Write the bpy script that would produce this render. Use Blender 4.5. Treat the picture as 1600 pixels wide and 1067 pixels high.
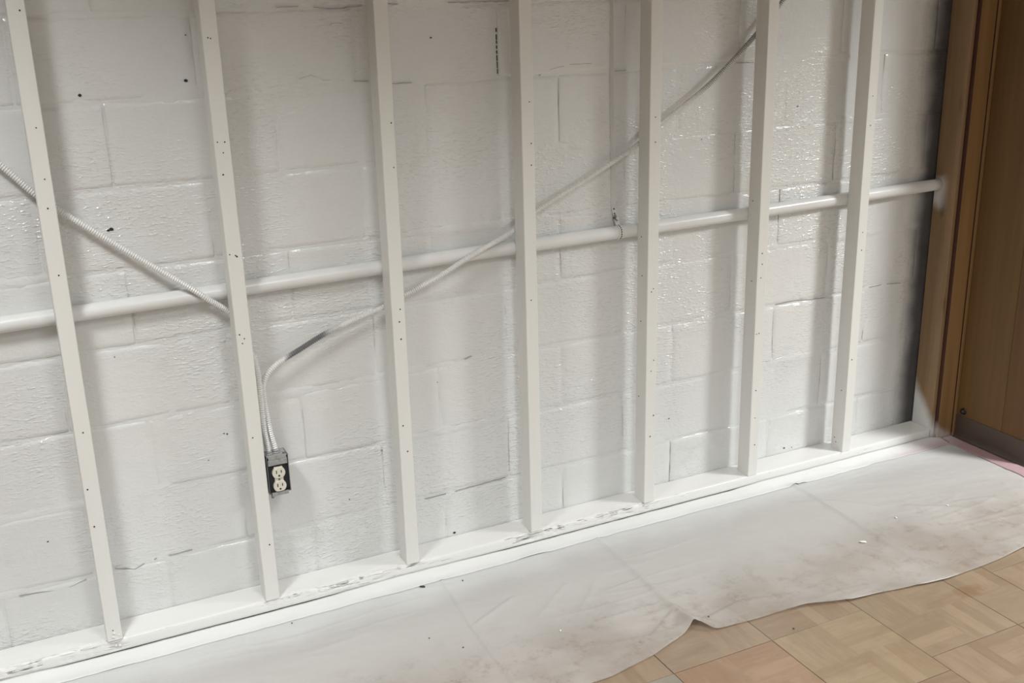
import bpy, bmesh, math, random
from mathutils import Vector, Matrix, noise

# ------------------------------------------------------------------ clear
for o in list(bpy.data.objects):
    bpy.data.objects.remove(o)
scn = bpy.context.scene
COL = scn.collection
random.seed(7)

# ------------------------------------------------------------------ camera
cam_d = bpy.data.cameras.new('camera')
cam_d.sensor_width = 36.0
cam_d.lens = 36.0 * 1678.9 / 1600.0
cam_d.clip_start = 0.05
cam = bpy.data.objects.new('camera', cam_d)
COL.objects.link(cam)
R_ = Vector((0.8981, -0.4391, -0.0253)).normalized()
F_ = Vector((0.4105, 0.8576, -0.3098)).normalized()
U_ = R_.cross(F_).normalized()
R_ = F_.cross(U_).normalized()
m = Matrix((R_, U_, -F_)).transposed().to_4x4()
m.translation = Vector((-0.1955, -2.6248, 1.6073))
cam.matrix_world = m
scn.camera = cam

# ------------------------------------------------------------------ world, lamps, exposure
scn.view_settings.view_transform = 'Standard'
scn.view_settings.look = 'None'
scn.view_settings.gamma = 1.0
scn.view_settings.use_curve_mapping = False
scn.view_settings.exposure = 0.58
world = bpy.data.worlds.new('world')
scn.world = world
world.use_nodes = True
bgn = world.node_tree.nodes['Background']
bgn.inputs[0].default_value = (0.94, 0.985, 1.0, 1)
bgn.inputs[1].default_value = 0.31

LAMP_Z = 2.40
# x, y, size x, size y, watts, spread degrees
LAMPS = [(-0.60, -1.10, 0.26, 0.50, 17, 126),
         (3.90, -1.75, 0.30, 0.60, 80, 150),
         (0.80, -2.35, 0.56, 1.16, 25, 138),  # added unseen fill lamp, brightens the lower wall and stud fronts
         (0.80, -4.00, 0.56, 1.16, 10, 150)]  # added unseen fill lamp further back in the room
for (lx, ly, sx, sy, w, spr) in LAMPS:
    ld = bpy.data.lights.new('ceiling_and_fill_light', 'AREA')
    ld.shape = 'RECTANGLE'
    ld.size = sx
    ld.size_y = sy
    ld.energy = w
    ld.spread = math.radians(spr)
    ld.color = (0.965, 1.0, 1.0)
    lo = bpy.data.objects.new('ceiling_and_fill_light', ld)
    lo.location = (lx, ly, LAMP_Z)
    COL.objects.link(lo)


# ------------------------------------------------------------------ helpers
def tag(o, label=None, cat=None, group=None, kind=None):
    if label: o['label'] = label
    if cat: o['category'] = cat
    if group: o['group'] = group
    if kind: o['kind'] = kind
    return o


def obj(name, bm, mat, parent=None, smooth=False):
    me = bpy.data.meshes.new(name)
    bm.normal_update()
    bm.to_mesh(me)
    bm.free()
    for mm in (mat if isinstance(mat, (list, tuple)) else [mat]):
        me.materials.append(mm)
    if smooth:
        me.polygons.foreach_set('use_smooth', [True] * len(me.polygons))
    o = bpy.data.objects.new(name, me)
    COL.objects.link(o)
    if parent: o.parent = parent
    return o


def empty(name, loc=(0, 0, 0)):
    o = bpy.data.objects.new(name, None)
    o.empty_display_size = 0.05
    o.location = loc
    COL.objects.link(o)
    return o


def box(bm, x0, x1, y0, y1, z0, z1, bev=0.0, seg=1, mi=0):
    r = bmesh.ops.create_cube(bm, size=1.0)
    vs = r['verts']
    for v in vs:
        v.co = Vector((x0 + (v.co.x + .5) * (x1 - x0), y0 + (v.co.y + .5) * (y1 - y0), z0 + (v.co.z + .5) * (z1 - z0)))
    fs = list({f for v in vs for f in v.link_faces})
    for f in fs: f.material_index = mi
    if bev > 0:
        es = list({e for v in vs for e in v.link_edges})
        bmesh.ops.bevel(bm, geom=es, offset=bev, segments=seg, affect='EDGES', profile=0.6)
    return vs


def cyl(bm, p0, p1, r0, r1=None, seg=16, cap=True, mi=0):
    p0, p1 = Vector(p0), Vector(p1)
    r1 = r0 if r1 is None else r1
    d = (p1 - p0).normalized()
    a = d.orthogonal().normalized()
    b = d.cross(a)
    ring = []
    for p, r in ((p0, r0), (p1, r1)):
        ring.append([bm.verts.new(p + (a * math.cos(t) + b * math.sin(t)) * r)
                     for t in (2 * math.pi * k / seg for k in range(seg))])
    for k in range(seg):
        f = bm.faces.new((ring[0][k], ring[0][(k + 1) % seg], ring[1][(k + 1) % seg], ring[1][k]))
        f.material_index = mi
        f.smooth = True
    if cap:
        bm.faces.new(ring[0][::-1]).material_index = mi
        bm.faces.new(ring[1]).material_index = mi


def sweep(bm, pts, radf, seg=10, step=0.003, squash=None):
    """tube along a Catmull-Rom path; radf(s) gives the radius at length s"""
    P = [Vector(p) for p in pts]
    P = [P[0] * 2 - P[1]] + P + [P[-1] * 2 - P[-2]]
    dense = []
    for i in range(1, len(P) - 2):
        for k in range(60):
            t = k / 60
            a, b, c, d = P[i - 1], P[i], P[i + 1], P[i + 2]
            dense.append(0.5 * ((2 * b) + (c - a) * t + (2 * a - 5 * b + 4 * c - d) * t * t + (3 * b - a - 3 * c + d) * t ** 3))
    dense.append(P[-2])
    out = [dense[0]]
    acc = 0
    for i in range(1, len(dense)):
        p, q = dense[i - 1], dense[i]
        L = (q - p).length
        while acc + L >= step:
            f = (step - acc) / L
            p = p.lerp(q, f)
            out.append(p)
            L = (q - p).length
            acc = 0
        acc += L
    up = Vector((0, 1, 0))
    rings = []
    for i, p in enumerate(out):
        d = (out[min(i + 1, len(out) - 1)] - out[max(i - 1, 0)]).normalized()
        a = (up - d * up.dot(d)).normalized()
        b = d.cross(a)
        up = a
        r = radf(i * step, i)
        rings.append([bm.verts.new(p + (a * math.cos(t) + b * math.sin(t)) * r)
                      for t in (2 * math.pi * k / seg for k in range(seg))])
    for i in range(len(rings) - 1):
        for k in range(seg):
            bm.faces.new((rings[i][k], rings[i][(k + 1) % seg], rings[i + 1][(k + 1) % seg], rings[i + 1][k]))
    bm.faces.new(rings[0][::-1])
    bm.faces.new(rings[-1])


def blob(bm, c, r, flat=(1, 1, 1), n=1):
    res = bmesh.ops.create_icosphere(bm, subdivisions=n, radius=1.0)
    for v in res['verts']:
        k = 1 + .45 * noise.noise(v.co * 1.7 + Vector(c) * 37)
        v.co = Vector((c[0] + v.co.x * r * flat[0] * k, c[1] + v.co.y * r * flat[1] * k, c[2] + v.co.z * r * flat[2] * k))


def nz(x, y, z=0.0):
    return noise.noise(Vector((x, y, z)))


def sm(a, b, x):
    t = max(0.0, min(1.0, (x - a) / (b - a)))
    return t * t * (3 - 2 * t)


# ------------------------------------------------------------------ material helpers
class NT:
    def __init__(self, name):
        self.m = bpy.data.materials.new(name)
        self.m.use_nodes = True
        self.t = self.m.node_tree
        self.p = self.t.nodes['Principled BSDF']
        self.out = self.t.nodes['Material Output']
        self.g = self.n('ShaderNodeNewGeometry').outputs['Position']

    def n(self, t, **kw):
        nd = self.t.nodes.new(t)
        for k, v in kw.items(): setattr(nd, k, v)
        return nd

    def l(self, a, b):
        self.t.links.new(a, b)

    def setin(self, sock, v):
        if isinstance(v, bpy.types.NodeSocket): self.l(v, sock)
        else: sock.default_value = v

    def math(self, op, a, b=0.0, c=None, clamp=False):
        nd = self.n('ShaderNodeMath', operation=op, use_clamp=clamp)
        self.setin(nd.inputs[0], a)
        self.setin(nd.inputs[1], b)
        if c is not None: self.setin(nd.inputs[2], c)
        return nd.outputs[0]

    def map(self, v, a, b, c=0.0, d=1.0, smooth=True):
        nd = self.n('ShaderNodeMapRange')
        if smooth: nd.interpolation_type = 'SMOOTHSTEP'
        self.setin(nd.inputs[0], v)
        for i, x in enumerate((a, b, c, d)): nd.inputs[1 + i].default_value = x
        return nd.outputs[0]

    def scaled(self, vec, s):
        nd = self.n('ShaderNodeMapping')
        self.l(vec, nd.inputs[0])
        nd.inputs['Scale'].default_value = s
        return nd.outputs[0]

    def noise(self, s=(1, 1, 1), scale=1.0, detail=3.0, rough=.5, vec=None):
        nd = self.n('ShaderNodeTexNoise')
        self.l(self.scaled(vec or self.g, s), nd.inputs['Vector'])
        nd.inputs['Scale'].default_value = scale
        nd.inputs['Detail'].default_value = detail
        nd.inputs['Roughness'].default_value = rough
        return nd.outputs[0]

    def mix(self, f, a, b):
        nd = self.n('ShaderNodeMix', data_type='RGBA')
        self.setin(nd.inputs[0], f)
        for i, c in ((6, a), (7, b)):
            if isinstance(c, bpy.types.NodeSocket): self.l(c, nd.inputs[i])
            else: nd.inputs[i].default_value = (*c, 1)
        return nd.outputs[2]

    def xyz(self, vec=None):
        s = self.n('ShaderNodeSeparateXYZ')
        self.l(vec or self.g, s.inputs[0])
        return s.outputs

    def bump(self, h, strength=.3, dist=.002, prev=None):
        b = self.n('ShaderNodeBump')
        self.l(h, b.inputs['Height'])
        b.inputs['Strength'].default_value = strength
        b.inputs['Distance'].default_value = dist
        if prev is not None: self.l(prev, b.inputs['Normal'])
        return b.outputs[0]

    def fin(self, col=None, rough=None, normal=None, metal=None, spec=None):
        for k, v in (('Base Color', col), ('Roughness', rough), ('Normal', normal), ('Metallic', metal), ('Specular IOR Level', spec)):
            if v is None: continue
            if isinstance(v, tuple): v = (*v, 1)
            self.setin(self.p.inputs[k], v)
        return self.m


def plain(name, col, rough=.5, metal=0.0, var=.06, scale=60):
    t = NT(name)
    n = t.noise(scale=scale)
    c2 = tuple(max(0, c * (1 - var * 2)) for c in col)
    return t.fin(t.mix(n, c2, col), rough, t.bump(n, .1, .0005), metal)


# white wall paint over block: glossy, brushed; bare grey block behind the end post
def mat_block():
    t = NT('painted_block')
    X = t.xyz()
    big = t.noise(scale=2.2, detail=2)
    mid = t.noise(scale=14, detail=4)
    paint = t.mix(big, (.70, .70, .685), (.75, .75, .74))
    paint = t.mix(t.map(mid, .58, .8, 0, .25), paint, (.62, .612, .60))
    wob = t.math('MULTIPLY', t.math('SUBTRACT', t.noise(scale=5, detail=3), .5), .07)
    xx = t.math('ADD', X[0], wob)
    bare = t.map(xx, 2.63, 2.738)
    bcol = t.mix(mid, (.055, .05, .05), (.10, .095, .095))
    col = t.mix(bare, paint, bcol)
    streak = t.noise(s=(9, 9, 110), scale=1.0, detail=4, rough=.6)
    peel = t.noise(scale=160, detail=2)
    lump = t.noise(s=(1, 1, 1.6), scale=26, detail=5, rough=.62)
    patch = t.map(t.noise(scale=3.1, detail=2), .38, .66)
    dab = t.map(t.noise(s=(60, 60, 170), scale=1.0, detail=2, rough=.55), .48, .8)
    low = t.map(X[2], .205, .165)
    flake = t.noise(s=(14, 14, 26), scale=1.0, detail=6, rough=.72)
    ridge = t.math('ABSOLUTE', t.math('SUBTRACT', flake, .5))
    h = t.math('ADD', t.math('MULTIPLY', streak, t.math('MULTIPLY', patch, .7)), t.math('MULTIPLY', peel, .16))
    h = t.math('ADD', h, t.math('MULTIPLY', dab, t.math('ADD', .15, t.math('MULTIPLY', patch, 1.2))))
    h = t.math('ADD', h, t.math('MULTIPLY', lump, .9))
    low = t.math('MULTIPLY', low, t.map(t.noise(scale=5, detail=3), .42, .62))
    h = t.math('ADD', h, t.math('MULTIPLY', t.math('MULTIPLY', t.map(ridge, 0, .05), low), .38))
    nrm = t.bump(h, .46, .0046)
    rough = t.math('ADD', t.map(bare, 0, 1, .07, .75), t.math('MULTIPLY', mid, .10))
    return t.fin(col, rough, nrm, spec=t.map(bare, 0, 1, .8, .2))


def mat_wood_paint(chips=()):
    t = NT('painted_wood')
    X = t.xyz()
    n = t.noise(s=(30, 30, 3), scale=1.0, detail=4)
    col = t.mix(n, (.745, .73, .69), (.79, .78, .745))
    return t.fin(col, .42, t.bump(n, .16, .001))


def mat_plate():
    t = NT('painted_plate')
    X = t.xyz()
    n = t.noise(s=(4, 40, 60), scale=1.0, detail=5, rough=.65)
    col = t.mix(n, (.76, .75, .72), (.80, .795, .775))
    # bare splits where the paint missed the split front edge
    zone = t.map(t.noise(s=(1, 0, 0), scale=2.4, detail=2), .44, .56)
    split = t.noise(s=(10, 60, 240), scale=1.0, detail=3, rough=.7)
    front = t.map(X[1], .012, .002)
    f = t.math('MULTIPLY', t.math('MULTIPLY', zone, front), t.map(split, .61, .68))
    col = t.mix(t.math('MULTIPLY', f, .85), col, (.10, .075, .055))
    return t.fin(col, .38, t.bump(n, .35, .002))


def mat_metal_paint(name, dark=None):
    t = NT(name)
    X = t.xyz()
    n = t.noise(scale=40, detail=3)
    col = t.mix(n, (.72, .715, .70), (.77, .765, .75))
    rough = .28
    if dark:
        f = dark(t, X, n)
        col = t.mix(f, col, (.16, .16, .165))
    return t.fin(col, rough, t.bump(n, .12, .001))


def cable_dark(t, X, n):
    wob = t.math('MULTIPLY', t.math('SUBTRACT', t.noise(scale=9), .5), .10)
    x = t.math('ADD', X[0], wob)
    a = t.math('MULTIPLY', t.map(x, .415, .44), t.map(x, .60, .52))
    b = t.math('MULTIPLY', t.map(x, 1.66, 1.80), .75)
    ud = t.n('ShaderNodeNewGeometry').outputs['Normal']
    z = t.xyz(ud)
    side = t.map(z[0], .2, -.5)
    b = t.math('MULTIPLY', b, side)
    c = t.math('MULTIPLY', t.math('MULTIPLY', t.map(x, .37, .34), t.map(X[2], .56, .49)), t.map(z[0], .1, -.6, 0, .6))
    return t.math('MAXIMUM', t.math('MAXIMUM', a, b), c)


def grain(t, dark, light, s=(26, 26, 1.6), scale=1.0):
    n1 = t.noise(s=s, scale=scale, detail=5, rough=.62)
    n2 = t.noise(s=(s[0] * 5, s[1] * 5, s[2] * 4), scale=scale, detail=3, rough=.6)
    f = t.math('ADD', t.math('MULTIPLY', t.map(n1, .3, .7), .65), t.math('MULTIPLY', n2, .35), clamp=True)
    return t.mix(f, dark, light), n2


def mat_post():
    t = NT('pine_post')
    X = t.xyz()
    col, n = grain(t, (.21, .13, .066), (.33, .215, .115))
    # knots
    vor = t.n('ShaderNodeTexVoronoi')
    t.l(t.scaled(t.g, (9, 9, 2.6)), vor.inputs['Vector'])
    vor.inputs['Scale'].default_value = 1.0
    col = t.mix(t.map(vor.outputs['Distance'], .16, .04, 0, .8), col, (.07, .03, .015))
    # overspray of white paint at the foot and around the pipe
    wob = t.math('MULTIPLY', t.math('SUBTRACT', t.noise(scale=18), .5), .05)
    foot = t.math('ADD', X[2], wob)
    foot = t.math('SUBTRACT', foot, t.math('MULTIPLY', X[1], 1.5))
    f1 = t.map(foot, .105, .015)
    zz = t.math('ABSOLUTE', t.math('SUBTRACT', X[2], .905))
    zz = t.math('ADD', zz, wob)
    f2 = t.math('MULTIPLY', t.math('MULTIPLY', t.map(zz, .07, .025), t.map(X[1], .02, .075)), .8)
    f = t.math('MAXIMUM', f1, f2)
    col = t.mix(f, col, (.74, .73, .71))
    return t.fin(col, .55, t.bump(n, .2, .001))


def mat_trim():
    t = NT('stained_trim')
    X = t.xyz()
    col, n = grain(t, (.22, .122, .046), (.33, .195, .082), s=(34, 34, 1.4))
    g = t.n('ShaderNodeNewGeometry').outputs['Normal']
    nx = t.xyz(g)[0]
    col = t.mix(t.map(nx, -.5, -.9), col, (.055, .014, .006))     # raw red-brown stained edge
    wob = t.math('MULTIPLY', t.math('SUBTRACT', t.noise(scale=20), .5), .05)
    z = t.math('ADD', t.math('ADD', X[2], wob), t.math('MULTIPLY', t.math('SUBTRACT', X[0], 2.77), .8))
    col = t.mix(t.map(z, .075, .03, 0, .8), col, (.60, .52, .50))
    return t.fin(col, .42, t.bump(n, .12, .0007))


def mat_panel():
    t = NT('oak_panel')
    X = t.xyz()
    oi = t.n('ShaderNodeObjectInfo')
    col, n = grain(t, (.125, .062, .019), (.20, .106, .034), s=(22, 22, 1.2))
    # cathedral figure
    w = t.n('ShaderNodeTexWave', wave_type='BANDS', bands_direction='Y')
    t.l(t.scaled(t.g, (1, 5, .7)), w.inputs['Vector'])
    w.inputs['Scale'].default_value = 2.2
    w.inputs['Distortion'].default_value = 7.0
    w.inputs['Detail'].default_value = 3.0
    w.inputs['Detail Scale'].default_value = 1.2
    col = t.mix(t.math('MULTIPLY', w.outputs['Color'], .25), col, (.09, .042, .014))
    col2 = t.mix(.5, col, oi.outputs['Color'])
    return t.fin(col2, .5, t.bump(n, .1, .0006), spec=.3)


def mat_tile():
    t = NT('parquet_vinyl')
    oi = t.n('ShaderNodeObjectInfo')
    tc = t.n('ShaderNodeTexCoord')
    O = t.xyz(tc.outputs['Object'])
    h = .1525
    # quarter blocks of the printed parquet, strips turned in alternate blocks
    qx = t.math('FLOOR', t.math('DIVIDE', O[0], h))
    qy = t.math('FLOOR', t.math('DIVIDE', O[1], h))
    par = t.math('MODULO', t.math('ABSOLUTE', t.math('ADD', qx, qy)), 2.0)
    par = t.math('GREATER_THAN', par, .5)
    def pick(a, b):
        d = t.math('SUBTRACT', a, b)
        return t.math('ADD', b, t.math('MULTIPLY', d, par))
    across = pick(O[0], O[1])
    along = pick(O[1], O[0])
    strip = t.math('FLOOR', t.math('DIVIDE', across, h / 4))
    wn = t.n('ShaderNodeTexWhiteNoise', noise_dimensions='4D')
    cv = t.n('ShaderNodeCombineXYZ')
    t.l(strip, cv.inputs[0]); t.l(qx, cv.inputs[1]); t.l(qy, cv.inputs[2])
    t.l(cv.outputs[0], wn.inputs['Vector']); t.l(oi.outputs['Random'], wn.inputs['W'])
    gv = t.n('ShaderNodeCombineXYZ')
    t.l(t.math('MULTIPLY', across, 90), gv.inputs[0])
    t.l(t.math('ADD', t.math('MULTIPLY', along, 14), t.math('MULTIPLY', wn.outputs['Value'], 30)), gv.inputs[1])
    t.l(t.math('MULTIPLY', oi.outputs['Random'], 40), gv.inputs[2])
    g = t.n('ShaderNodeTexNoise')
    t.l(gv.outputs[0], g.inputs['Vector']); g.inputs['Scale'].default_value = 1.0
    g.inputs['Detail'].default_value = 4
    f = t.math('ADD', t.math('MULTIPLY', wn.outputs['Value'], .36), t.math('MULTIPLY', g.outputs[0], .64))
    base = t.mix(t.map(f, .25, .75), (.205, .14, .09), (.33, .245, .168))
    tint = t.mix(.5, base, oi.outputs['Color'])
    dirt = t.map(t.noise(scale=9, detail=6, rough=.7), .48, .75, 0, .55)
    col = t.mix(dirt, tint, (.22, .145, .095))
    # one rusty scuff
    P = t.xyz()
    dx = t.math('MULTIPLY', t.math('SUBTRACT', P[0], 2.05), 1.0)
    dy = t.math('MULTIPLY', t.math('SUBTRACT', P[1], -.815), 1.6)
    d = t.math('SQRT', t.math('ADD', t.math('MULTIPLY', dx, dx), t.math('MULTIPLY', dy, dy)))
    d = t.math('ADD', d, t.math('MULTIPLY', t.math('SUBTRACT', t.noise(scale=40, detail=4), .5), .09))
    col = t.mix(t.map(d, .055, .025, 0, .42), col, (.20, .095, .04))
    return t.fin(col, .34, t.bump(g.outputs[0], .05, .0006))


def mat_plastic():
    t = NT('plastic_sheeting')
    P = t.xyz()
    big = t.noise(scale=2.6, detail=3)
    mot = t.noise(scale=16, detail=6, rough=.68)
    fine = t.noise(scale=55, detail=4, rough=.7)
    # trodden strip near the free edge is dirtier and lies flat on the tiles
    walk = t.map(P[1], -.26, -.62)
    dirt = t.math('MULTIPLY', walk, t.map(mot, .47, .68))
    dirt = t.math('MULTIPLY', dirt, t.map(fine, .3, .7))
    col = t.mix(big, (.715, .688, .668), (.75, .728, .71))
    col = t.mix(t.math('MULTIPLY', dirt, .5), col, (.42, .33, .25))
    col = t.mix(t.math('MULTIPLY', walk, .5), col, (.58, .51, .445))
    # paint overspray close to the sole plate
    ov = t.math('ADD', P[1], t.math('MULTIPLY', t.math('SUBTRACT', t.noise(scale=4, detail=4), .5), .12))
    lim = t.map(P[0], .2, 1.3, 0.0, .022, smooth=False)
    ov = t.map(t.math('SUBTRACT', ov, lim), -.225, -.08)
    col = t.mix(ov, col, (.80, .80, .79))
    ng = t.noise(s=(6, 22, 1), scale=1.0, detail=5, rough=.6)
    nrm = t.bump(t.math('ADD', ng, t.math('MULTIPLY', fine, .18)), .28, .006)
    t.fin(col, .33, nrm)
    tr = t.n('ShaderNodeBsdfTransparent')
    tl = t.n('ShaderNodeBsdfTranslucent')
    t.l(col, tl.inputs['Color'])
    mx0 = t.n('ShaderNodeMixShader'); mx0.inputs[0].default_value = .25
    t.l(t.p.outputs[0], mx0.inputs[1]); t.l(tl.outputs[0], mx0.inputs[2])
    mx = t.n('ShaderNodeMixShader')
    see = t.math('ADD', t.math('MULTIPLY', t.math('MULTIPLY', walk, t.map(big, .35, .65)), .46), .24)
    see = t.math('ADD', see, t.math('MULTIPLY', dirt, .16))
    see = t.math('MULTIPLY', see, t.math('SUBTRACT', 1.0, t.math('MULTIPLY', ov, .9)))
    t.l(see, mx.inputs[0]); t.l(mx0.outputs[0], mx.inputs[1]); t.l(tr.outputs[0], mx.inputs[2])
    t.l(mx.outputs[0], t.out.inputs['Surface'])
    return t.m


def mat_tape():
    t = NT('masking_tape')
    P = t.xyz()
    n = t.noise(scale=90, detail=3)
    w = t.noise(scale=7, detail=3)
    pink = t.mix(n, (.42, .27, .285), (.48, .325, .34))
    x = t.math('ADD', P[0], t.math('MULTIPLY', t.math('SUBTRACT', w, .5), .25))
    x = t.math('SUBTRACT', x, t.math('MULTIPLY', P[1], 4.0))
    f = t.map(x, 3.25, 2.60)
    f = t.math('MULTIPLY', f, t.map(P[1], -.112, -.088))
    thin = t.math('MULTIPLY', t.map(t.math('ADD', P[1], t.math('MULTIPLY', t.math('SUBTRACT', w, .5), .05)), -.035, -.078), .75)
    col = t.mix(f, pink, t.mix(thin, (.80, .795, .785), (.68, .665, .67)))
    return t.fin(col, .45, t.bump(n, .15, .0008))


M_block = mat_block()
M_stud = mat_wood_paint()
M_plate = mat_plate()
M_pipe = mat_metal_paint('painted_pipe')
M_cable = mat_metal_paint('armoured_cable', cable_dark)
M_post = mat_post()
M_trim = mat_trim()
M_panel = mat_panel()
M_tile = mat_tile()
M_plastic = mat_plastic()
M_tape = mat_tape()
M_hole = plain('dark_hole', (.035, .03, .028), .9)
M_sub = plain('dark_subfloor', (.09, .07, .055), .9)
M_cove = plain('vinyl_cove', (.085, .058, .044), .42, scale=25)
M_steel = plain('galvanised_steel', (.30, .30, .31), .42, .7, .2, 120)
M_steelw = plain('oversprayed_steel', (.50, .50, .50), .45, .25, .25, 90)
M_dark = plain('shaded_box_inside', (.018, .018, .026), .6)
M_ivory = plain('ivory_plastic', (.74, .70, .60), .32, scale=20)
M_slot = plain('slot_black', (.02, .015, .01), .7)
M_ceil = plain('ceiling_paint', (.72, .71, .69), .8, scale=30)
M_lampf = plain('lamp_frame', (.8, .8, .8), .4)
M_knob = plain('dark_knob', (.05, .045, .045), .3, .6)
M_chipd = plain('chip_dark', (.06, .055, .05), .8)
M_chipw = plain('chip_white', (.82, .82, .8), .6)
M_crack = plain('crack_grey', (.33, .325, .32), .9)
M_crackd = plain('split_dark', (.085, .065, .05), .9)
M_core = plain('wall_core', (.3, .29, .28), .9)

# ------------------------------------------------------------------ setting: block wall
YW = 0.0970
ZC = [-0.013, 0.187, 0.388, 0.588, 0.788, 0.982, 1.182, 1.384, 1.581, 1.782, 1.982, 2.182, 2.382, 2.46]
X0, X1 = -1.40, 2.857
BW = 0.403

# mortar beds and core: one slab with a lumpy front, blocks sit proud of it
wall = None


def bed_front(x, z):
    y = YW + .0013 + .0022 * nz(x * 9, z * 9, 3.1) + .0014 * nz(x * 40, z * 60, 8.0)
    # beads of squeezed mortar painted over, here and there
    for zc in ZC[1:-1]:
        d = abs(z - zc)
        if d < .02:
            a = sm(.02, .42, nz(x * 2.3, zc * 9, 1.7)) * sm(.02, .004, d)
            y -= a * (.0030 + .0022 * nz(x * 34, zc * 5, 2.2))
    return y


bm = bmesh.new()
zs = []
for a, b in zip(ZC[:-1], ZC[1:]):
    zs += [a, a + .004, a + .009, a + .02, (a + b) / 2, b - .02, b - .009, b - .004]
zs.append(ZC[-1])
xs = [X0 + i * (X1 - X0) / 330 for i in range(331)]
grid = [[bm.verts.new((x, bed_front(x, z), z)) for x in xs] for z in zs]
for i in range(len(zs) - 1):
    for j in range(len(xs) - 1):
        bm.faces.new((grid[i][j], grid[i][j + 1], grid[i + 1][j + 1], grid[i + 1][j]))
box(bm, X0, X1, YW + .022, YW + .19, ZC[0], ZC[-1])
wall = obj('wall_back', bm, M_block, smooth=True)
tag(wall, 'white painted concrete block wall behind the open studs', kind='structure')


def make_block(x0, x1, z0, z1, k):
    bm = bmesh.new()
    g = .0022
    rnd = random.Random(k)
    off = rnd.uniform(-.0015, .0013)
    tx, tz = rnd.uniform(-.004, .004), rnd.uniform(-.006, .006)
    cx, cz = (x0 + x1) / 2, (z0 + z1) / 2
    fx = [0, .012, .05, .14, .26, .38, .5, .62, .74, .86, .95, .988, 1]
    fz = [0, .022, .07, .18, .34, .5, .66, .82, .93, .978, 1]
    V = []
    for c in fz:
        row = []
        for a in fx:
            x = x0 + g + a * (x1 - x0 - 2 * g)
            z = z0 + g + c * (z1 - z0 - 2 * g)
            # crooked arrises
            ex = sm(.06, 0, a) - sm(.94, 1, a)
            ez = sm(.09, 0, c) - sm(.91, 1, c)
            x += .0032 * nz(x * 3, z * 16, k) * abs(ex)
            z += .0042 * nz(x * 9, z * 3, k + 5) * abs(ez)
            y = YW + off + tx * (x - cx) + tz * (z - cz) + .0016 * nz(x * 7, z * 7, 4.4) + .0008 * nz(x * 19, z * 24, 1.4)
            if c in (0, 1): y += .0038
            elif c in (.022, .978): y += .0004 + .0012 * nz(x * 30, z * 40)
            if a in (0, 1): y += .0016 + .0016 * nz(x0 * 9, z * 30)
            elif a in (.012, .988): y += .0006 * nz(x * 40, z * 40)
            row.append(bm.verts.new((x, y, z)))
        V.append(row)
    for i in range(len(fz) - 1):
        for j in range(len(fx) - 1):
            bm.faces.new((V[i][j], V[i][j + 1], V[i + 1][j + 1], V[i + 1][j]))
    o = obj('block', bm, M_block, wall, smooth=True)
    return o


kk = 0
for r in range(len(ZC) - 1):
    ph = .4655 if r % 2 == 0 else .684
    j0 = math.floor((X0 - ph) / BW)
    x = ph + j0 * BW
    while x < X1 - .01:
        a, b = max(x, X0), min(x + BW, X1)
        if b - a > .03:
            make_block(a, b, ZC[r], ZC[r + 1], kk)
            kk += 1
        x += BW

# chips, drill holes and a cracked joint in the painted block
bm = bmesh.new()
HOLES = [(0.258, 1.423, .0075), (0.016, 1.404, .006), (0.043, 1.086, .008), (0.036, 1.084, .006), (0.008, 0.766, .0028),
         (-0.214, 0.309, .004), (0.203, 0.442, .003), (0.895, 1.497, .004), (2.119, 1.446, .004), (2.132, 1.238, .004),
         (1.766, 1.163, .003), (0.864, 0.541, .0035), (1.668, 0.266, .004), (0.259, 0.506, .004),
         (0.251, 0.509, .003), (0.896, 0.048, .007), (2.157, 0.056, .006), (2.191, 0.051, .003), (0.578, 0.237, .003), (0.27, 1.528, .003)]
for (x, z, r) in HOLES:
    blob(bm, (x, YW - .0008, z), r * .72, (1, .3, .75), 1)
z = 1.395
while z < 1.515:
    L = random.uniform(.008, .022)
    box(bm, 1.0845 - .0012, 1.0845 + .0014, YW - .0012, YW + .003, z, z + L)
    z += L + random.uniform(.001, .008)
obj('chipped_spot', bm, M_hole, wall)
wall.children[-1]['kind'] = 'stuff'

CRACKS = [[(-0.301, 0.179), (-0.256, 0.175), (-0.196, 0.165), (-0.14, 0.18)], [(0.625, 0.36), (0.653, 0.366), (0.695, 0.367)], [(0.953, 0.596), (0.976, 0.602)],
          [(1.212, 1.382), (1.244, 1.397), (1.309, 1.408), (1.382, 1.407)], [(0.491, 1.584), (0.555, 1.585), (0.636, 1.577), (0.72, 1.582)], [(0.778, 1.585), (0.809, 1.583)],
          [(0.948, 1.583), (1.04, 1.583), (1.125, 1.582)], [(0.625, 1.542), (0.671, 1.542)], [(0.779, 1.386), (0.847, 1.385), (0.92, 1.386)],
          [(0.514, 1.407), (0.565, 1.42), (0.597, 1.406), (0.715, 1.396)], [(2.039, 1.046), (2.091, 1.035)], [(1.456, 1.382), (1.538, 1.383)], [(1.861, 1.384), (1.952, 1.383)],
          [(2.457, 0.593), (2.575, 0.595), (2.651, 0.587)], [(2.06, 0.591), (2.162, 0.593), (2.301, 0.584)], [(-0.067, 0.191), (-0.02, 0.178), (0.039, 0.193), (0.132, 0.195)],
          [(0.789, 0.182), (0.923, 0.186), (1.073, 0.191)]]
bm = bmesh.new()
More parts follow.
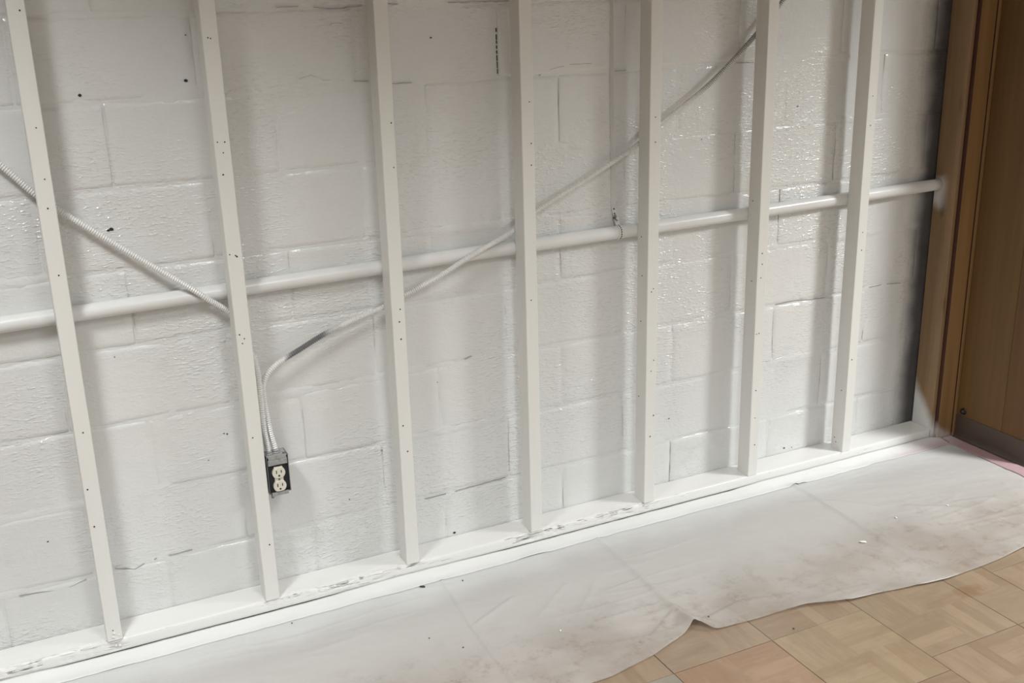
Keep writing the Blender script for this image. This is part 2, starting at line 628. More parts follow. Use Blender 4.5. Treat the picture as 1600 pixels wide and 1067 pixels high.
for c in CRACKS:
    for (xa, za), (xb, zb) in zip(c[:-1], c[1:]):
        n = max(2, int((xb - xa) / .006))
        prev = None
        for k in range(n + 1):
            f = k / n
            x = xa + (xb - xa) * f
            z = za + (zb - za) * f + .0016 * nz(x * 60, za * 7)
            w = .00046 * (.25 + max(0, .55 + nz(x * 45, za * 31)))
            if nz(x * 22, za * 17 + 3) < -.22: w = 0
            y = min(bed_front(x, z), YW + .003) - .0028
            v = (bm.verts.new((x, y, z - w)), bm.verts.new((x, y, z + w)), bm.verts.new((x, y + .004, z + w)), bm.verts.new((x, y + .004, z - w))) if w > 0 else None
            if prev and v:
                for q in range(4):
                    bm.faces.new((prev[q], prev[(q + 1) % 4], v[(q + 1) % 4], v[q]))
            prev = v
bmesh.ops.recalc_face_normals(bm, faces=bm.faces[:])
ck = obj('hairline_crack', bm, M_crack, wall)
ck['kind'] = 'stuff'

# ------------------------------------------------------------------ setting: floor of parquet-look tiles
bm = bmesh.new()
box(bm, -1.6, 5.2, -4.6, .09, -.06, -.0046)
floor = obj('floor', bm, M_sub)
tag(floor, 'floor of square parquet-look vinyl tiles', kind='structure')
T = .305
cols = [(-1.01, -.705), (-.705, -.40), (-.40, -.095), (-.095, .21), (.21, .515), (.515, .815), (.815, 1.12), (1.12, 1.422), (1.422, 1.724), (1.724, 2.03), (2.03, 2.182), (2.182, 2.487), (2.487, 2.792), (2.792, 3.097)]
tile_me = {}
hues = [(.26, .182, .122), (.285, .20, .133), (.25, .182, .128), (.285, .215, .145)]
for ci, (a, b) in enumerate(cols):
    y0 = -.7495 if a < 1.7 else (-.9935 if a < 2.17 else -.7755)
    k = math.ceil((.08 - y0) / T)
    top = y0 + k * T
    for rI in range(9):
        t1 = min(top - rI * T, .09)
        t0 = top - (rI + 1) * T
        if t1 - t0 < .02: continue
        w, d = b - a, t1 - t0
        key = (round(w, 3), round(d, 3))
        if key not in tile_me:
            bm = bmesh.new()
            g = .0009
            box(bm, g - w / 2 + T / 2 if False else g, w - g, g, d - g, -.0046, 0, .0006)
            me = bpy.data.meshes.new('tile')
            bm.to_mesh(me); bm.free()
            me.materials.append(M_tile)
            tile_me[key] = me
        o = bpy.data.objects.new('tile', tile_me[key])
        COL.objects.link(o)
        o.parent = floor
        o.location = (a, t0, random.uniform(-.0003, .0003))
        c = random.choice(hues)
        if abs(a - 1.12) < .01 and -1.06 < t0 < -1.04: c = (.31, .18, .11)
        if abs(a - .815) < .01 and -1.06 < t0 < -1.04: c = (.17, .20, .19)
        if abs(a - 1.422) < .01 and -1.06 < t0 < -1.04: c = (.31, .235, .145)
        o.color = (*c, 1)
# the rest of the floor towards the room, behind the camera
bm = bmesh.new()
box(bm, -1.6, 3.097, -4.6, -2.72, -.0046, 0)
box(bm, 3.0975, 5.2, -4.6, .09, -.0046, 0)
rest = obj('tile', bm, M_tile, floor)
rest.color = (.46, .33, .20, 1)
rest['kind'] = 'stuff'

# ------------------------------------------------------------------ setting: panelled right wall
bm = bmesh.new()
box(bm, 2.862, 2.98, -.338, .28, -.06, 2.46)
wr = obj('wall_right', bm, M_core)
tag(wr, 'right wall clad in brown oak plywood panels', kind='structure')
ys = [-.0005, -.2185, -.338]
for i in range(2):
    bm = bmesh.new()
    box(bm, 2.857, 2.8625, ys[i + 1] + .0006, ys[i] - .0006, 0, 2.44, .0008)
    o = obj('panel', bm, M_panel, wr)
    o.color = (*[(.155, .09, .036), (.135, .062, .028), (.12, .065, .026), (.11, .06, .024), (.12, .065, .026)][i], 1)

# vinyl cove base: flat upper, curled toe
bm = bmesh.new()
prof = [(2.857, .088), (2.8545, .0885), (2.853, .086), (2.8525, .02), (2.851, .010), (2.846, .004), (2.838, .0015), (2.838, .0003), (2.857, .0003)]
ny = 60
rows = []
for j in range(ny + 1):
    y = -.021 - j * (.317 / ny)
    rows.append([bm.verts.new((x, y, z)) for x, z in prof])
for j in range(ny):
    for k in range(len(prof) - 1):
        bm.faces.new((rows[j][k], rows[j][k + 1], rows[j + 1][k + 1], rows[j + 1][k]))
bm.faces.new(rows[0]); bm.faces.new(rows[-1][::-1])
bmesh.ops.recalc_face_normals(bm, faces=bm.faces[:])
bb = obj('baseboard_right', bm, M_cove)
tag(bb, 'dark brown vinyl cove base under the oak panels', kind='structure')

# casing board that covers the corner, with a narrow corner bead
bm = bmesh.new()
box(bm, 2.7715, 2.8405, -.0185, -.0008, .0015, 2.44, .0012, 2)
tr = obj('trim_1', bm, M_trim)
tag(tr, 'flat brown stained casing board between bare post and oak wall', kind='structure')
bm = bmesh.new()
box(bm, 2.841, 2.8565, -.0235, -.0008, .0015, 2.44, .003, 3)
obj('corner_bead', bm, M_trim, tr, smooth=False)

# added unseen left wall that cuts light from the left, same oak panelling
bm = bmesh.new()
box(bm, -1.72, -1.6, -4.6, .28, -.06, 2.46)
wl = obj('added_wall_left', bm, M_panel)
wl.color = (.12, .065, .026, 1)
tag(wl, 'added unseen left wall that cuts light from the left, brown oak panelling', kind='structure')

# ceiling
bm = bmesh.new()
box(bm, -1.6, 5.2, -4.6, .28, 2.46, 2.54)
ce = obj('ceiling', bm, M_ceil)
tag(ce, 'flat white ceiling over the room', kind='structure')
for i, (lx, ly, sx, sy, w, spr) in enumerate(LAMPS):
    e = empty('ceiling_and_fill_fixture', (lx, ly, 2.46))  # the last two fixtures hold the added fill lamps
    tag(e, ['rectangular ceiling light nearest the left end of the block wall',
            'rectangular ceiling light beyond the short oak wall on the right',
            'large added fill light on the ceiling, nearer the middle of the block wall',
            'large added fill light on the ceiling, furthest from the block wall'][i], 'lamp', None)
    bm = bmesh.new()
    a, b = sx / 2 + .02, sy / 2 + .02
    for (u0, u1, v0, v1) in ((-a, -a + .018, -b, b), (a - .018, a, -b, b), (-a, a, -b, -b + .018), (-a, a, b - .018, b)):
        box(bm, u0, u1, v0, v1, -.075, 0, .002)
    obj('frame', bm, M_lampf, e)
    bm = bmesh.new()
    box(bm, -a + .018, a - .018, -b + .018, b - .018, -.05, -.04)
    obj('reflector', bm, M_lampf, e)

# ------------------------------------------------------------------ sole plate
bm = bmesh.new()
PX0, PX1, N = -1.40, 2.7545, 900


def rough_zone(x):
    a = sm(.22, .32, x) * sm(.86, .76, x) + sm(1.0, 1.14, x) * sm(1.60, 1.50, x) * 1.25
    a += sm(-.02, -.12, x) * .9
    return min(1.2, a)


def plate_section(x):
    a = rough_zone(x) * 1.5
    s1 = nz(x * 5, 0, 1) + .8 * nz(x * 17, 3, 1) + .5 * nz(x * 60, 2, 4)
    s2 = nz(x * 6, 9, 1) + .8 * nz(x * 21, 5, 1) + .5 * nz(x * 70, 1, 9)
    s3 = nz(x * 7, 4, 7) + .8 * nz(x * 26, 8, 3) + .6 * nz(x * 80, 6, 2)
    h = .039
    gap = .0005 + .0018 * sm(-.15, .25, nz(x * 1.7, 5.5, 0) + .25 * nz(x * 9, 1, 1)) * sm(2.8, 2.5, x)
    p = [(.094, .001), (.094, h), (.060, h + .0004 * nz(x * 9, 1)), (.030, h + .0004 * nz(x * 8, 4)),
         (.016, h - a * .0022 * max(0, s1)), (.008, h - a * .0042 * max(0, s2 + .1)),
         (.0022 + a * .004 * max(0, s1), h - .0012 - a * .005 * max(0, s3 + .2)),
         (.0004 + a * .007 * max(0, s2 + .1), h - .004 - a * .005 * max(0, s1)),
         (a * .0075 * max(0, s3 - .1), .026 - a * .003 * s2), (a * .007 * max(0, s1 - .1), .022 - a * .002 * s1),
         (a * .006 * max(0, s2 - .2), .014), (a * .003 * max(0, s3), .008), (.0008, .003 + gap), (.004, .001 + gap)]
    return p


rows = []
for i in range(N + 1):
    x = PX0 + (PX1 - PX0) * i / N
    rows.append([bm.verts.new((x, y, z)) for y, z in plate_section(x)])
K = len(rows[0])
for i in range(N):
    for k in range(K):
        bm.faces.new((rows[i][k], rows[i + 1][k], rows[i + 1][(k + 1) % K], rows[i][(k + 1) % K]))
bm.faces.new(rows[0][::-1]); bm.faces.new(rows[-1])
bmesh.ops.recalc_face_normals(bm, faces=bm.faces[:])
pl = obj('sole_plate', bm, M_plate)
for f in pl.data.polygons: f.use_smooth = abs(f.normal.z) < .9
bms, bmd = bmesh.new(), bmesh.new()
rs = random.Random(21)
for (xa, xb, n) in ((-.38, -.03, 40), (.26, .82, 80), (1.02, 1.56, 150)):
    for k in range(n):
        x = rs.uniform(xa, xb)
        L = rs.uniform(.008, .034)
        q = rs.random()
        y, z = .0010 + .0075 * q * q, .0385 - .026 * (1 - q) * rs.random() - .001
        dark = rs.random() < .36
        b = bmd if dark else bms
        w = rs.uniform(.0005, .0012) if dark else rs.uniform(.0007, .0021)
        dz, dy = rs.uniform(-.07, .07) * L, rs.uniform(-.04, .04) * L
        c0 = Vector((x - L, y - dy - (0 if dark else .0006), z - dz))
        c1 = Vector((x + L, y + dy - (0 if dark else .0006), z + dz))
        mid = (c0 + c1) / 2 + Vector((0, -.0006 if not dark else -.0003, .0003))
        r = []
        for p, ww in ((c0, w * .15), (mid, w), (c1, w * .15)):
            r.append([b.verts.new(p + Vector((0, ww * math.cos(a), ww * math.sin(a)))) for a in (.3, 1.9, 3.5, 5.0)])
        for u in range(2):
            for v in range(4):
                b.faces.new((r[u][v], r[u][(v + 1) % 4], r[u + 1][(v + 1) % 4], r[u + 1][v]))
        b.faces.new(r[0][::-1]); b.faces.new(r[2])
o = obj('splinter', bms, M_stud, pl); o['kind'] = 'stuff'
o = obj('split', bmd, M_crackd, pl); o['kind'] = 'stuff'
tag(pl, 'long white painted sole plate with split front edge, on the floor under the studs', 'timber')

# ------------------------------------------------------------------ studs
SX = [-0.1174, 0.2950, 0.7052, 1.1092, 1.5137, 1.9251, 2.3341]
LEAN = [0.0034, -0.0033, 0.0022, -0.0022, 0.0011, -0.0018, -0.0029]
SW, SD = .038, .0575
NAILS = {0: [(0.026, 1.595), (0.022, 1.347), (0.023, 1.233), (0.02, 1.167), (0.021, 1.011), (0.02, 0.619), (0.01, 0.47), (0.012, 0.368), (0.017, 0.069)],
         1: [(0.013, 1.523), (0.019, 1.521), (0.008, 1.284), (0.025, 1.283), (0.019, 1.258), (0.013, 1.206), (0.007, 1.01), (0.021, 1.006), (0.024, 1.003), (0.009, 0.803), (0.014, 0.779), (0.02, 0.791), (0.013, 0.521), (0.026, 0.206)],
         2: [(0.029, 1.297), (0.029, 1.184), (0.024, 0.805), (0.02, 0.77), (0.022, 0.721), (0.013, 0.47), (0.022, 0.391)],
         3: [(0.025, 1.324), (0.028, 1.213), (0.027, 1.154), (0.017, 0.772)],
         4: [(0.019, 1.255), (0.02, 1.184), (0.015, 0.738), (0.022, 0.747), (0.027, 0.519), (0.018, 0.485), (0.03, 0.336), (0.019, 0.267)],
         5: [(0.017, 0.804), (0.019, 0.769), (0.016, 0.725), (0.009, 0.539), (0.019, 0.54), (0.017, 0.344), (0.019, 0.247), (0.022, 0.15)],
         6: [(0.02, 1.263), (0.019, 1.171), (0.02, 0.823), (0.021, 0.763), (0.014, 0.38)]}
SIDE = {4: [(0.035, 0.902), (0.029, 0.784), (0.033, 0.64), (0.039, 0.393)], 5: [(0.036, 0.967), (0.025, 0.711)],
        6: [(0.024, 0.263), (0.041, 0.081), (0.033, 0.066)]}
SLAB = ['white painted stud furthest left, next to the left edge of the photo',
        'white painted stud with the electrical outlet box on its right side',
        'white painted stud just right of the outlet box, third from the left',
        'white painted stud in the middle, left of the pipe strap',
        'white painted stud just right of the pipe strap',
        'white painted stud second from the bare brown post',
        'white painted stud next to the bare brown post']
for i, (sx, ln) in enumerate(zip(SX, LEAN)):
    e = empty('wall_stud', (sx, 0, .039))
    tag(e, SLAB[i], 'stud', 'white painted wall studs')
    bm = bmesh.new()
    zt = 2.46 - .039
    nzs = 48
    c = .0016
    prof = [(0, c), (c, 0), (SW - c, 0), (SW, c), (SW, SD - c), (SW - c, SD), (c, SD), (0, SD - c)]
    rows = []
    for k in range(nzs + 1):
        z = zt * k / nzs
        row = []
        for q, (x, y) in enumerate(prof):
            wx = .0005 * nz(z * 9, i * 3.3, q // 2) + .0003 * nz(z * 40, i, q)
            wy = .0004 * nz(z * 8, i * 2.1, q // 2 + 7)
            row.append(bm.verts.new((x + ln * (z + .039) + wx, y + wy, z)))
        rows.append(row)
    for k in range(nzs):
        for q in range(8):
            bm.faces.new((rows[k][q], rows[k][(q + 1) % 8], rows[k + 1][(q + 1) % 8], rows[k + 1][q]))
    bm.faces.new(rows[0][::-1]); bm.faces.new(rows[-1])
    obj('timber', bm, M_stud, e)
    bm = bmesh.new()
    for (x, z) in NAILS[i]:
        xx = x + ln * z
        r = random.uniform(.0015, .0022)
        cyl(bm, (xx, -.0007, z - .039), (xx, .003, z - .039), r, r, 8)
    for (y, z) in SIDE.get(i, []):
        cyl(bm, (ln * z - .0007, y, z - .039), (ln * z + .003, y, z - .039), .002, .002, 8)
    o = obj('nail_hole', bm, M_hole, e)
    o['kind'] = 'stuff'

# drips of paint at the foot of the leftmost stud
bm = bmesh.new()
for (x, y, z, r) in ((-.099, -.001, .060, .004), (-.1015, -.001, .050, .0045), (-.087, -.0005, .052, .003), (-.098, -.0015, .024, .004), (-.089, -.0015, .022, .0045)):
    blob(bm, (x, y, z), r, (1, .5, .8), 2)
pd = obj('paint_drip', bm, M_plate, None, smooth=True)
tag(pd, 'small white paint drips at the foot of the leftmost stud', 'paint', kind='stuff')

# ------------------------------------------------------------------ bare corner post
bm = bmesh.new()
box(bm, 2.757, 2.795, 0, .0925, .0005, 2.458, .0022, 2)
po = obj('corner_post', bm, M_post)
tag(po, 'bare brown pine post at the right end with white overspray at its foot', 'post')

# ------------------------------------------------------------------ pipe
pipe = empty('wall_pipe', (0, .077, .91))
tag(pipe, 'long white painted pipe running behind the studs', 'pipe')
bm = bmesh.new()


def pipe_z(x):
    return .8955 + .0368 * sm(-.3, 3.2, x) if False else .897 + (x - .05) * .0128 + .0012 * math.sin(x * 2.2)


rows = []
xsP = [-1.4 + k * (2.7545 + 1.4) / 120 for k in range(121)]
for x in xsP:
    rows.append([bm.verts.new((x, (.0198 + .0002 * nz(x * 20, k)) * math.cos(t), pipe_z(x) - .91 + .0198 * math.sin(t)))
                 for k, t in ((k, 2 * math.pi * k / 28) for k in range(28))])
for i in range(120):
    for k in range(28):
        bm.faces.new((rows[i][k], rows[i][(k + 1) % 28], rows[i + 1][(k + 1) % 28], rows[i + 1][k]))
bm.faces.new(rows[0]); bm.faces.new(rows[-1][::-1])
bmesh.ops.recalc_face_normals(bm, faces=bm.faces[:])
obj('tube', bm, M_pipe, pipe, smooth=True)

# perforated hanger strap: hangs down the wall and loops around the pipe
strap = empty('pipe_strap', (1.445, .09, .96))
tag(strap, 'thin white perforated metal strap hanging down the wall and hooked around the pipe', 'strap')
bm = bmesh.new()


def ribbon(bm, P, Wd, th=.0009):
    rr = []
    for (p, w, n) in zip(P, Wd[0], Wd[1]):
        p, w, n = Vector(p), Vector(w), Vector(n).normalized() * th
        rr.append([bm.verts.new(p - w - n), bm.verts.new(p + w - n), bm.verts.new(p + w + n), bm.verts.new(p - w + n)])
    for i in range(len(rr) - 1):
        for k in range(4):
            bm.faces.new((rr[i][k], rr[i][(k + 1) % 4], rr[i + 1][(k + 1) % 4], rr[i + 1][k]))
    bm.faces.new(rr[0][::-1]); bm.faces.new(rr[-1])


o0 = Vector((1.445, .09, .96))
P, W, Nn = [], [], []
for k in range(60):
    f = k / 59
    z = 2.45 - f * (2.45 - 1.0)
    x = 1.4435 + .004 * sm(1.3, 1.0, z) + .0016 * math.sin(z * 7)
    tw = math.radians(72 + 10 * math.sin(z * 4.1))
    P.append(Vector((x, .0895, z)) - o0)
    W.append((.007 * math.cos(tw), -.007 * math.sin(tw), 0))
    Nn.append((math.sin(tw), math.cos(tw), 0))
ribbon(bm, P, (W, Nn))
obj('hanging_band', bm, M_pipe, strap)
bm = bmesh.new()
xs_ = 1.4585
pz = pipe_z(xs_)
P, W, Nn = [], [], []
for k in range(8):                     # twisted neck down to the top of the pipe
    f = k / 7
    tw = math.radians(72 * (1 - f) + 2)
    P.append(Vector((1.4475 + f * (xs_ - 1.4475), .0885 - f * .006, 1.0 - f * (1.0 - pz - .028))) - o0)
    W.append((.007 * math.cos(tw), -.007 * math.sin(tw), 0))
    Nn.append((math.sin(tw), math.cos(tw), 0))
for k in range(22):
    t = math.radians(80 + k * 9)
    P.append(Vector((xs_ + .002 * math.sin(t), .077 + .0212 * math.cos(t), pz + .0212 * math.sin(t))) - o0)
    W.append((.007, 0, 0))
    Nn.append((0, math.cos(t), math.sin(t)))
ribbon(bm, P, (W, Nn))
obj('loop', bm, M_pipe, strap)
bm = bmesh.new()
for k in range(9):
    t = math.radians(100 + k * 17)
    r0, r1 = .0205, .02245
    cc = Vector((xs_, .077, pz)) - o0
    d = Vector((0, math.cos(t), math.sin(t)))
    cyl(bm, cc + d * r0, cc + d * r1, .0023, .0023, 8)
for k in range(2):
    z = .985 - k * .014
    cyl(bm, Vector((1.449 + k * .002, .0875, z)) - o0, Vector((1.449 + k * .002, .0835, z)) - o0, .0018, .0018, 8)
h = obj('punched_hole', bm, M_hole, strap)
h['kind'] = 'stuff'
bm = bmesh.new()
blob(bm, Vector((1.452, .083, .962)) - o0, .0055, (.8, .8, 1.2), 2)
cyl(bm, Vector((1.447, .0875, .958)) - o0, Vector((1.452, .070, .952)) - o0, .0022, .0022, 8)
obj('screw', bm, M_steel, strap)

# ------------------------------------------------------------------ armoured cables
def rib(s, i):
    return .0080 if i % 2 == 0 else .0060


C1 = [(-0.72, .068, 1.80), (-0.3048, 0.067, 1.4044), (-0.175, 0.067, 1.264), (-0.1184, 0.0665, 1.1972), (-0.0702, 0.0665, 1.1519), (0.0704, 0.060, 1.0332),
      (0.2068, 0.0478, 0.9238), (0.2425, 0.0478, 0.892), (0.2917, 0.0625, 0.8475), (.318, .0668, .795), (.338, .0655, .735), (0.3462, 0.045, 0.6839), (0.3442, 0.034, 0.5984),
      (0.3430, 0.025, 0.5274), (0.3485, 0.025, 0.462)]
C2 = [(0.3690, 0.030, 0.462), (0.3600, 0.036, 0.5147), (0.3552, 0.046, 0.6044), (0.3605, 0.050, 0.6498), (0.394, 0.052, 0.6878), (0.467, 0.055, 0.7219),
      (0.5592, 0.06, 0.759), (0.7145, 0.067, 0.7999), (0.7716, 0.0655, 0.8243), (0.860, .0485, .863), (0.9332, 0.0478, 0.8973), (1.0125, 0.0478, 0.9309), (1.1058, 0.0665, 0.9621),
      (1.1804, 0.0665, 1.0107), (1.3535, 0.068, 1.0889), (1.515, 0.067, 1.1694), (1.5984, 0.067, 1.228), (1.7715, 0.068, 1.3319),
      (1.9247, 0.067, 1.4581), (2.0246, 0.067, 1.5562), (2.1455, 0.067, 1.6785), (2.32, .067, 1.86)]
for pts, lab in ((C1, 'white ribbed armoured cable coming down from the left edge to the outlet box'),
                 (C2, 'ribbed armoured cable rising from the outlet box to the upper right, partly grey')):
    bm = bmesh.new()
    sweep(bm, pts, rib, 10, .00285)
    bmesh.ops.recalc_face_normals(bm, faces=bm.faces[:])
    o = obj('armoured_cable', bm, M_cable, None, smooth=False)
    tag(o, lab, 'cable', 'armoured cables')

# ------------------------------------------------------------------ outlet box
ob = empty('outlet_box', (.3645, .002, .403))
tag(ob, 'open metal outlet box with an ivory double socket, fixed to a stud', 'outlet')
bx0, bx1, bz0, bz1, bd = -.0290, .0290, -.0530, .0530, .046
bm = bmesh.new()
th = .0016
box(bm, bx0, bx0 + th, 0, bd, bz0, bz1)
box(bm, bx1 - th, bx1, 0, bd, bz0, bz1)
box(bm, bx0, bx1, 0, bd, bz0, bz0 + th)
box(bm, bx0, bx1, 0, bd, bz1 - th, bz1, mi=1)
box(bm, bx0, bx1, bd - th, bd, bz0, bz1)
obj('box_body', bm, [M_steel, M_steelw], ob)
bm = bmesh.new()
box(bm, bx0 + .0018, bx1 - .0018, .007, .0085, bz0 + .003, bz1 - .003)  # dark sheet standing in for the shaded inside of the box
obj('shaded_inside', bm, M_dark, ob)
# mounting yoke: plaster ears at top and bottom
bm = bmesh.new()
box(bm, -.024, .024, -.0012, .0008, .0445, .0560, .0004)
box(bm, -.0255, .0255, -.0006, .0008, .0275, .0440, .0004)
box(bm, -.0225, -.0075, -.0018, .0005, .0330, .0425, .0004)
box(bm, .0085, .0215, -.0018, .0005, .0345, .0430, .0004)
cyl(bm, (0, -.0030, .0335), (0, 0, .0335), .0036, .0036, 12)
cyl(bm, (0, -.0045, .0495), (0, 0, .0495), .0034, .0034, 12)
obj('mounting_ear', bm, M_steelw, ob)
bm = bmesh.new()
box(bm, -.022, .022, -.0012, .0008, -.0600, -.0505, .0004)
for (x, z, r) in ((0, -.0545, .0036), (.016, -.0555, .0032), (-.0185, -.0565, .0042)):
    cyl(bm, (x, -.0045, z), (x, 0, z), r, r, 12)
obj('mounting_ear', bm, M_steelw, ob)
bm = bmesh.new()
cyl(bm, (-.019, .012, -.070), (-.0205, .006, -.053), .0022, .003, 8)
box(bm, -.0245, -.0165, .002, .006, -.066, -.053, .0006)
obj('mounting_screw', bm, M_steel, ob)
# receptacle
rc_bm = bmesh.new()
box(rc_bm, -.0115, .0115, -.001, .007, -.049, .021, .001)
rec = obj('receptacle', rc_bm, M_ivory, ob)
SC, SO = -.0140, .0190
for s in (1, -1):
    bm = bmesh.new()
    pts = []
    for k in range(40):
        t = 2 * math.pi * k / 40
        x, z = .0172 * math.cos(t), .0172 * math.sin(t)
        z = max(-.0148, min(.0148, z))
        pts.append((x, z + s * SO + SC))
    rings = []
    for (y, k) in ((.004, 1.0), (-.0030, 1.0), (-.0040, .94)):
        rings.append([bm.verts.new((x * k, y, s * SO + SC + (z - s * SO - SC) * k)) for x, z in pts])
    for a in range(2):
        for k in range(40):
            bm.faces.new((rings[a][k], rings[a][(k + 1) % 40], rings[a + 1][(k + 1) % 40], rings[a + 1][k]))
    bm.faces.new(rings[2]); bm.faces.new(rings[0][::-1])
    bmesh.ops.recalc_face_normals(bm, faces=bm.faces[:])
    obj('socket_face', bm, M_ivory, rec)
    bm = bmesh.new()
    for dx, hh in ((-.0064, .0046), (.0064, .0038)):
        box(bm, dx - .0012, dx + .0012, -.0043, -.002, s * SO + SC + .0035 - hh, s * SO + SC + .0035 + hh)
    cyl(bm, (0, -.0043, s * SO + SC - .0078), (0, -.002, s * SO + SC - .0078), .0027, .0027, 12)
    obj('slot', bm, M_slot, rec)
bm = bmesh.new()
cyl(bm, (0, -.0024, SC), (0, 0, SC), .0028, .0028, 12)
obj('centre_screw', bm, M_steel, rec)
for cx_, cy_ in ((-.0150, .024), (.0035, .026)):
    bm = bmesh.new()
    cyl(bm, (cx_, cy_, .052), (cx_, cy_, .0575), .0105, .0105, 18)
    cyl(bm, (cx_, cy_, .0575), (cx_, cy_, .0625), .0092, .0088, 18)
    obj('cable_connector', bm, M_steelw, ob)
bm = bmesh.new()
blob(bm, (.021, .006, .0555), .0052, (1.1, .9, .7), 2)
obj('clamp_screw', bm, M_steel, ob)

# ------------------------------------------------------------------ plastic drop sheet
EDGE = [(-1.40, -.68), (-.8, -.70), (-.2, -.67), (.3, -.70), (.7, -.685), (.937, -.694), (.974, -.694), (1.036, -.682), (1.112, -.668), (1.174, -.647), (1.238, -.626),
        (1.272, -.612), (1.29, -.622), (1.312, -.649), (1.381, -.653), (1.46, -.661), (1.501, -.662), (1.603, -.671), (1.726, -.708), (1.813, -.714), (1.914, -.731),
        (2.04, -.749), (2.09, -.749), (2.195, -.745), (2.282, -.738), (2.377, -.725), (2.6, -.735), (2.83, -.74)]


def edge_y(x):
    for (a, ya), (b, yb) in zip(EDGE[:-1], EDGE[1:]):
        if a <= x <= b:
            return ya + (yb - ya) * (x - a) / (b - a)
    return EDGE[-1][1]


def seg_d(x, y, a, b):
    ax, ay = a; bx, by = b
    dx, dy = bx - ax, by - ay
    L2 = dx * dx + dy * dy
    t = max(0, min(1, ((x - ax) * dx + (y - ay) * dy) / L2))
    px, py = ax + t * dx, ay + t * dy
    s = ((x - px) * dy - (y - py) * dx) / math.sqrt(L2)
    return math.hypot(x - px, y - py), t, s


CREASE = [((1.304, -.075), (1.297, -.29), .0040, .007, 0), ((1.297, -.29), (1.276, -.66), .0060, .008, 0),
          ((2.069, -.07), (2.064, -.285), .0062, .009, 1), ((2.064, -.285), (2.045, -.66), .0056, .009, 1),
          ((.781, -.075), (.759, -.335), .0026, .006, 2), ((.759, -.335), (.748, -.72), .0036, .007, 2),
          ((.763, -.327), (.925, -.248), .0030, .007, 0), ((1.162, -.588), (1.278, -.517), .0030, .008, 0),
          ((.95, -.36), (1.08, -.26), .0016, .008, 0), ((1.05, -.40), (1.17, -.28), .0016, .008, 0),
          ((1.29, -.60), (1.46, -.565), .0040, .010, 0), ((1.46, -.565), (1.60, -.60), .0035, .010, 0),
          ((1.98, -.17), (2.10, -.22), .0030, .012, 0), ((2.10, -.22), (2.18, -.30), .0030, .012, 0), ((2.28, -.36), (2.42, -.45), .0025, .012, 0),
          ((.20, -.08), (.23, -.45), .0018, .012, 0), ((-.4, -.07), (-.43, -.66), .003, .01, 1)]


def sheet_z(x, y):
    z = .0032 + .0014 * nz(x * 5, y * 11, 3) + .0009 * nz(x * 13 + y * 6, y * 30, 6) + .0004 * nz(x * 40, y * 60, 2)
    wr = nz(x * 2.2 + 3 * y, y * 15, 9)
    z += .0022 * max(0, 1 - abs(wr) * 9) * sm(-.1, .4, nz(x * 1.9, y * 3, 5))
    top = 0.0
    for a, b, h, w, kind in CREASE:
        if min(a[0], b[0]) - .06 < x < max(a[0], b[0]) + .06:
            d, t, s = seg_d(x, y, a, b)
            if d < w * 5:
                # folds: a steep face towards +x, a long soft back
                ww = w * (.62 if (s < 0) == (kind < 2) else 2.4)
                g = math.exp(-(d / ww * 1.5) ** 2)
                top = max(top, h * g)
    z += top
    ey = edge_y(x)
    # the free edge lifts a little, most at the tented fold
    f = sm(.07, 0, y - ey)
    z += f * (.0032 + .0022 * nz(x * 6, 2.2))
    z += .020 * math.exp(-((x - 1.281) / .030) ** 2) * sm(.17, .0, y - ey)
    z += .006 * math.exp(-((x - 1.60) / .14) ** 2) * f
    return max(z, .0012)


bm = bmesh.new()
NXs, NYs = 900, 110
rows = []
for i in range(NXs + 1):
    x = -1.38 + i * (2.815 + 1.38) / NXs
    ey = edge_y(x)
    row = []
    for j in range(NYs + 1):
        f = j / NYs
        y = -.052 + f * (ey + .052)
        row.append(bm.verts.new((x, y, sheet_z(x, y))))
    rows.append(row)
for i in range(NXs):
    for j in range(NYs):
        bm.faces.new((rows[i][j], rows[i][j + 1], rows[i + 1][j + 1], rows[i + 1][j]))
bmesh.ops.recalc_face_normals(bm, faces=bm.faces[:])
ps = obj('plastic_sheet', bm, M_plastic, None, smooth=True)
tag(ps, 'creased translucent plastic drop sheet spread on the tiles along the wall', 'sheet')
sol = ps.modifiers.new('thickness', 'SOLIDIFY')
sol.thickness = .0003
sol.offset = 0

# ------------------------------------------------------------------ masking tape strips over the sheet edges
def tape(name, label, A, B, wA, zf, n, mfrac=10):
    """A(t) outer edge point, B(t) inner edge point"""
    bm = bmesh.new()
    rows = []
    for i in range(n + 1):
        t = i / n
        a, b = A(t), B(t)
        row = []
        for k in range(mfrac + 1):
            f = k / mfrac
            x, y = a[0] + (b[0] - a[0]) * f, a[1] + (b[1] - a[1]) * f
            row.append(bm.verts.new((x, y, zf(x, y, f))))
        rows.append(row)
    for i in range(n):
        for k in range(mfrac):
            bm.faces.new((rows[i][k], rows[i][k + 1], rows[i + 1][k + 1], rows[i + 1][k]))
    bmesh.ops.recalc_face_normals(bm, faces=bm.faces[:])
    o = obj(name, bm, M_tape, None, smooth=True)
    s = o.modifiers.new('thickness', 'SOLIDIFY'); s.thickness = .0004; s.offset = 0
    tag(o, label, 'tape')
    return o


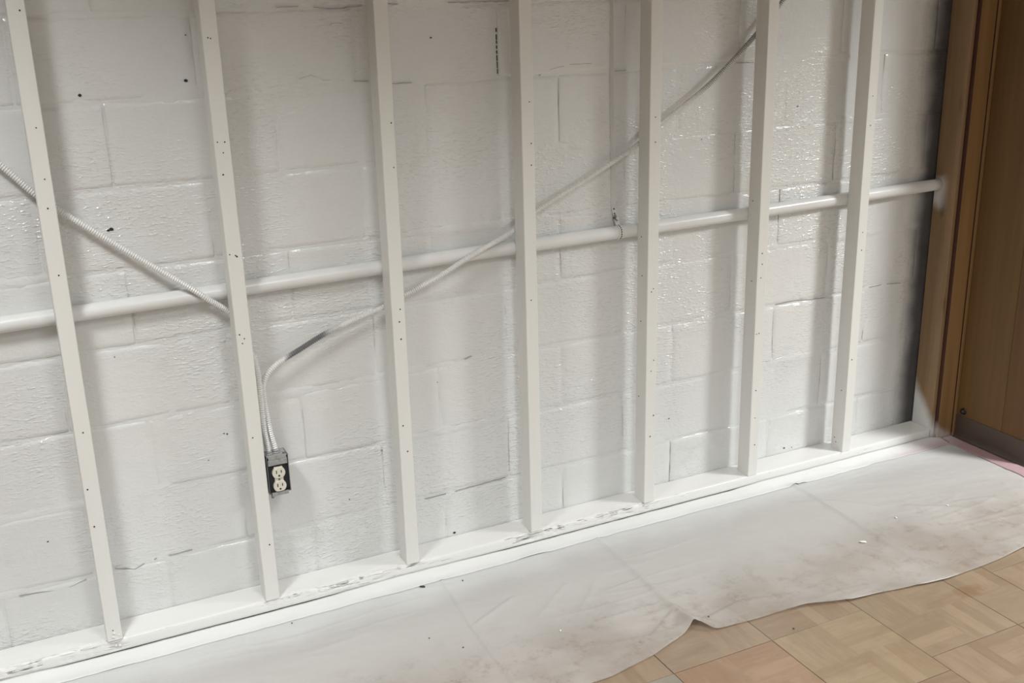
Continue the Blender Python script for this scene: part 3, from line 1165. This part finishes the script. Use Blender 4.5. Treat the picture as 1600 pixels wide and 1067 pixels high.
def z_front(x, y, f):
    z = sheet_z(x, y) + .0016
    back = .0098 + .0016 * nz(x * 5, 3.3) + .0012 * nz(x * 24, 1.2)
    back -= .0050 * sm(.05, .3, nz(x * 1.7, 5.5, 0))
    g = sm(0, .8, f)
    z = z * g + back * (1 - g) + .0012 * math.sin(math.pi * f) * (1 + nz(x * 3, 1))
    z = max(z, sheet_z(x, y) + .0013)
    lift = sm(.45, .75, nz(x * 4.1, 7.7) + .6 * math.exp(-((x - 2.08) / .03) ** 2) + .55 * math.exp(-((x - 2.28) / .05) ** 2) + .5 * math.exp(-((x - 1.9) / .03) ** 2))
    z += .0035 * lift * sm(.7, 1, f)
    return z


tape('masking_tape', 'white oversprayed tape strip along the sole plate, turning pink at its right end',
     lambda t: (-1.38 + t * (2.7850 + 1.38), -.0016 - .0187 * sm(2.74, 2.78, -1.38 + t * 4.165)),
     lambda t: (-1.38 + t * (2.7850 + 1.38), -.0740 + .004 * nz(t * 40, 1.1) + .002 * nz(t * 130, 4)), 0, z_front, 420)
tape('masking_tape', 'pink masking tape strip along the dark cove base of the oak wall',
     lambda t: (2.8365, -.022 - t * .46),
     lambda t: (2.781 + .003 * nz(t * 18, 3) - .008 * t, -.022 - t * .46), 0,
     lambda x, y, f: max(.0052, sheet_z(x, y) + .002) + .0025 * sm(.6, 1, f) * sm(.2, .5, nz(y * 9, 2)) + .0012 * nz(x * 30, y * 14) * f, 120)

# ------------------------------------------------------------------ small things
bm = bmesh.new()
res = bmesh.ops.create_uvsphere(bm, u_segments=20, v_segments=12, radius=1)
for v in res['verts']:
    v.co = Vector((2.857 - .0065 - v.co.z * .0075, -.052 + v.co.x * .0095, .1075 + v.co.y * .0095))
cyl(bm, (2.8572, -.052, .1075), (2.8535, -.052, .1075), .0125, .0118, 20)
kb = obj('wall_bumper', bm, M_knob, None, smooth=True)
tag(kb, 'small round dark bumper on the oak wall just above the cove base', 'bumper')

CH = [(0.720, -0.0815, .0062, 0, 'dark chip lying at the foot of the sole plate, largest of the dark chips'),
      (0.835, -0.102, .0034, 0, 'tiny dark speck on the sheet beside the tape edge, right of the largest dark chip'),
      (0.341, -0.084, .0032, 0, 'tiny dark speck on the sheet below the outlet box'),
      (0.642, -0.326, .0026, 0, 'tiny dark speck left of the sheet fold, upper of two'),
      (0.703, -0.408, .0030, 0, 'tiny dark speck left of the sheet fold, lower of two'),
      (1.336, -0.594, .0034, 0, 'small dark chip right of the tented sheet edge'),
      (0.961, -0.458, .0040, 1, 'small white chip on the dirty patch of sheet left of the tented fold'),
      (1.985, -0.479, .0075, 1, 'longish white chip beside the long sheet fold, largest white one'),
      (2.187, -0.407, .0048, 1, 'small white chip just right of the long sheet fold'),
      (2.390, -0.423, .0048, 1, 'small white chip on the sheet furthest right'),
      (1.505, -0.735, .0034, 0, 'small dark speck on the bare tiles in front of the sheet edge')]
for (x, y, r, wht, lab) in CH:
    bm = bmesh.new()
    base = sheet_z(x, y) if y > edge_y(x) else 0.0003
    blob(bm, (0, 0, 0), r, (1.6 if r > .006 else 1.1, .7, .45), 1)
    for v in bm.verts: v.co.z += r * .42
    o = obj('paint_chip', bm, M_chipw if wht else M_chipd)
    o.location = (x, y, base)
    o.rotation_euler = (0, 0, -.6 if r > .006 else random.uniform(0, 3))
    tag(o, lab, 'chip', 'chips and specks on the floor')
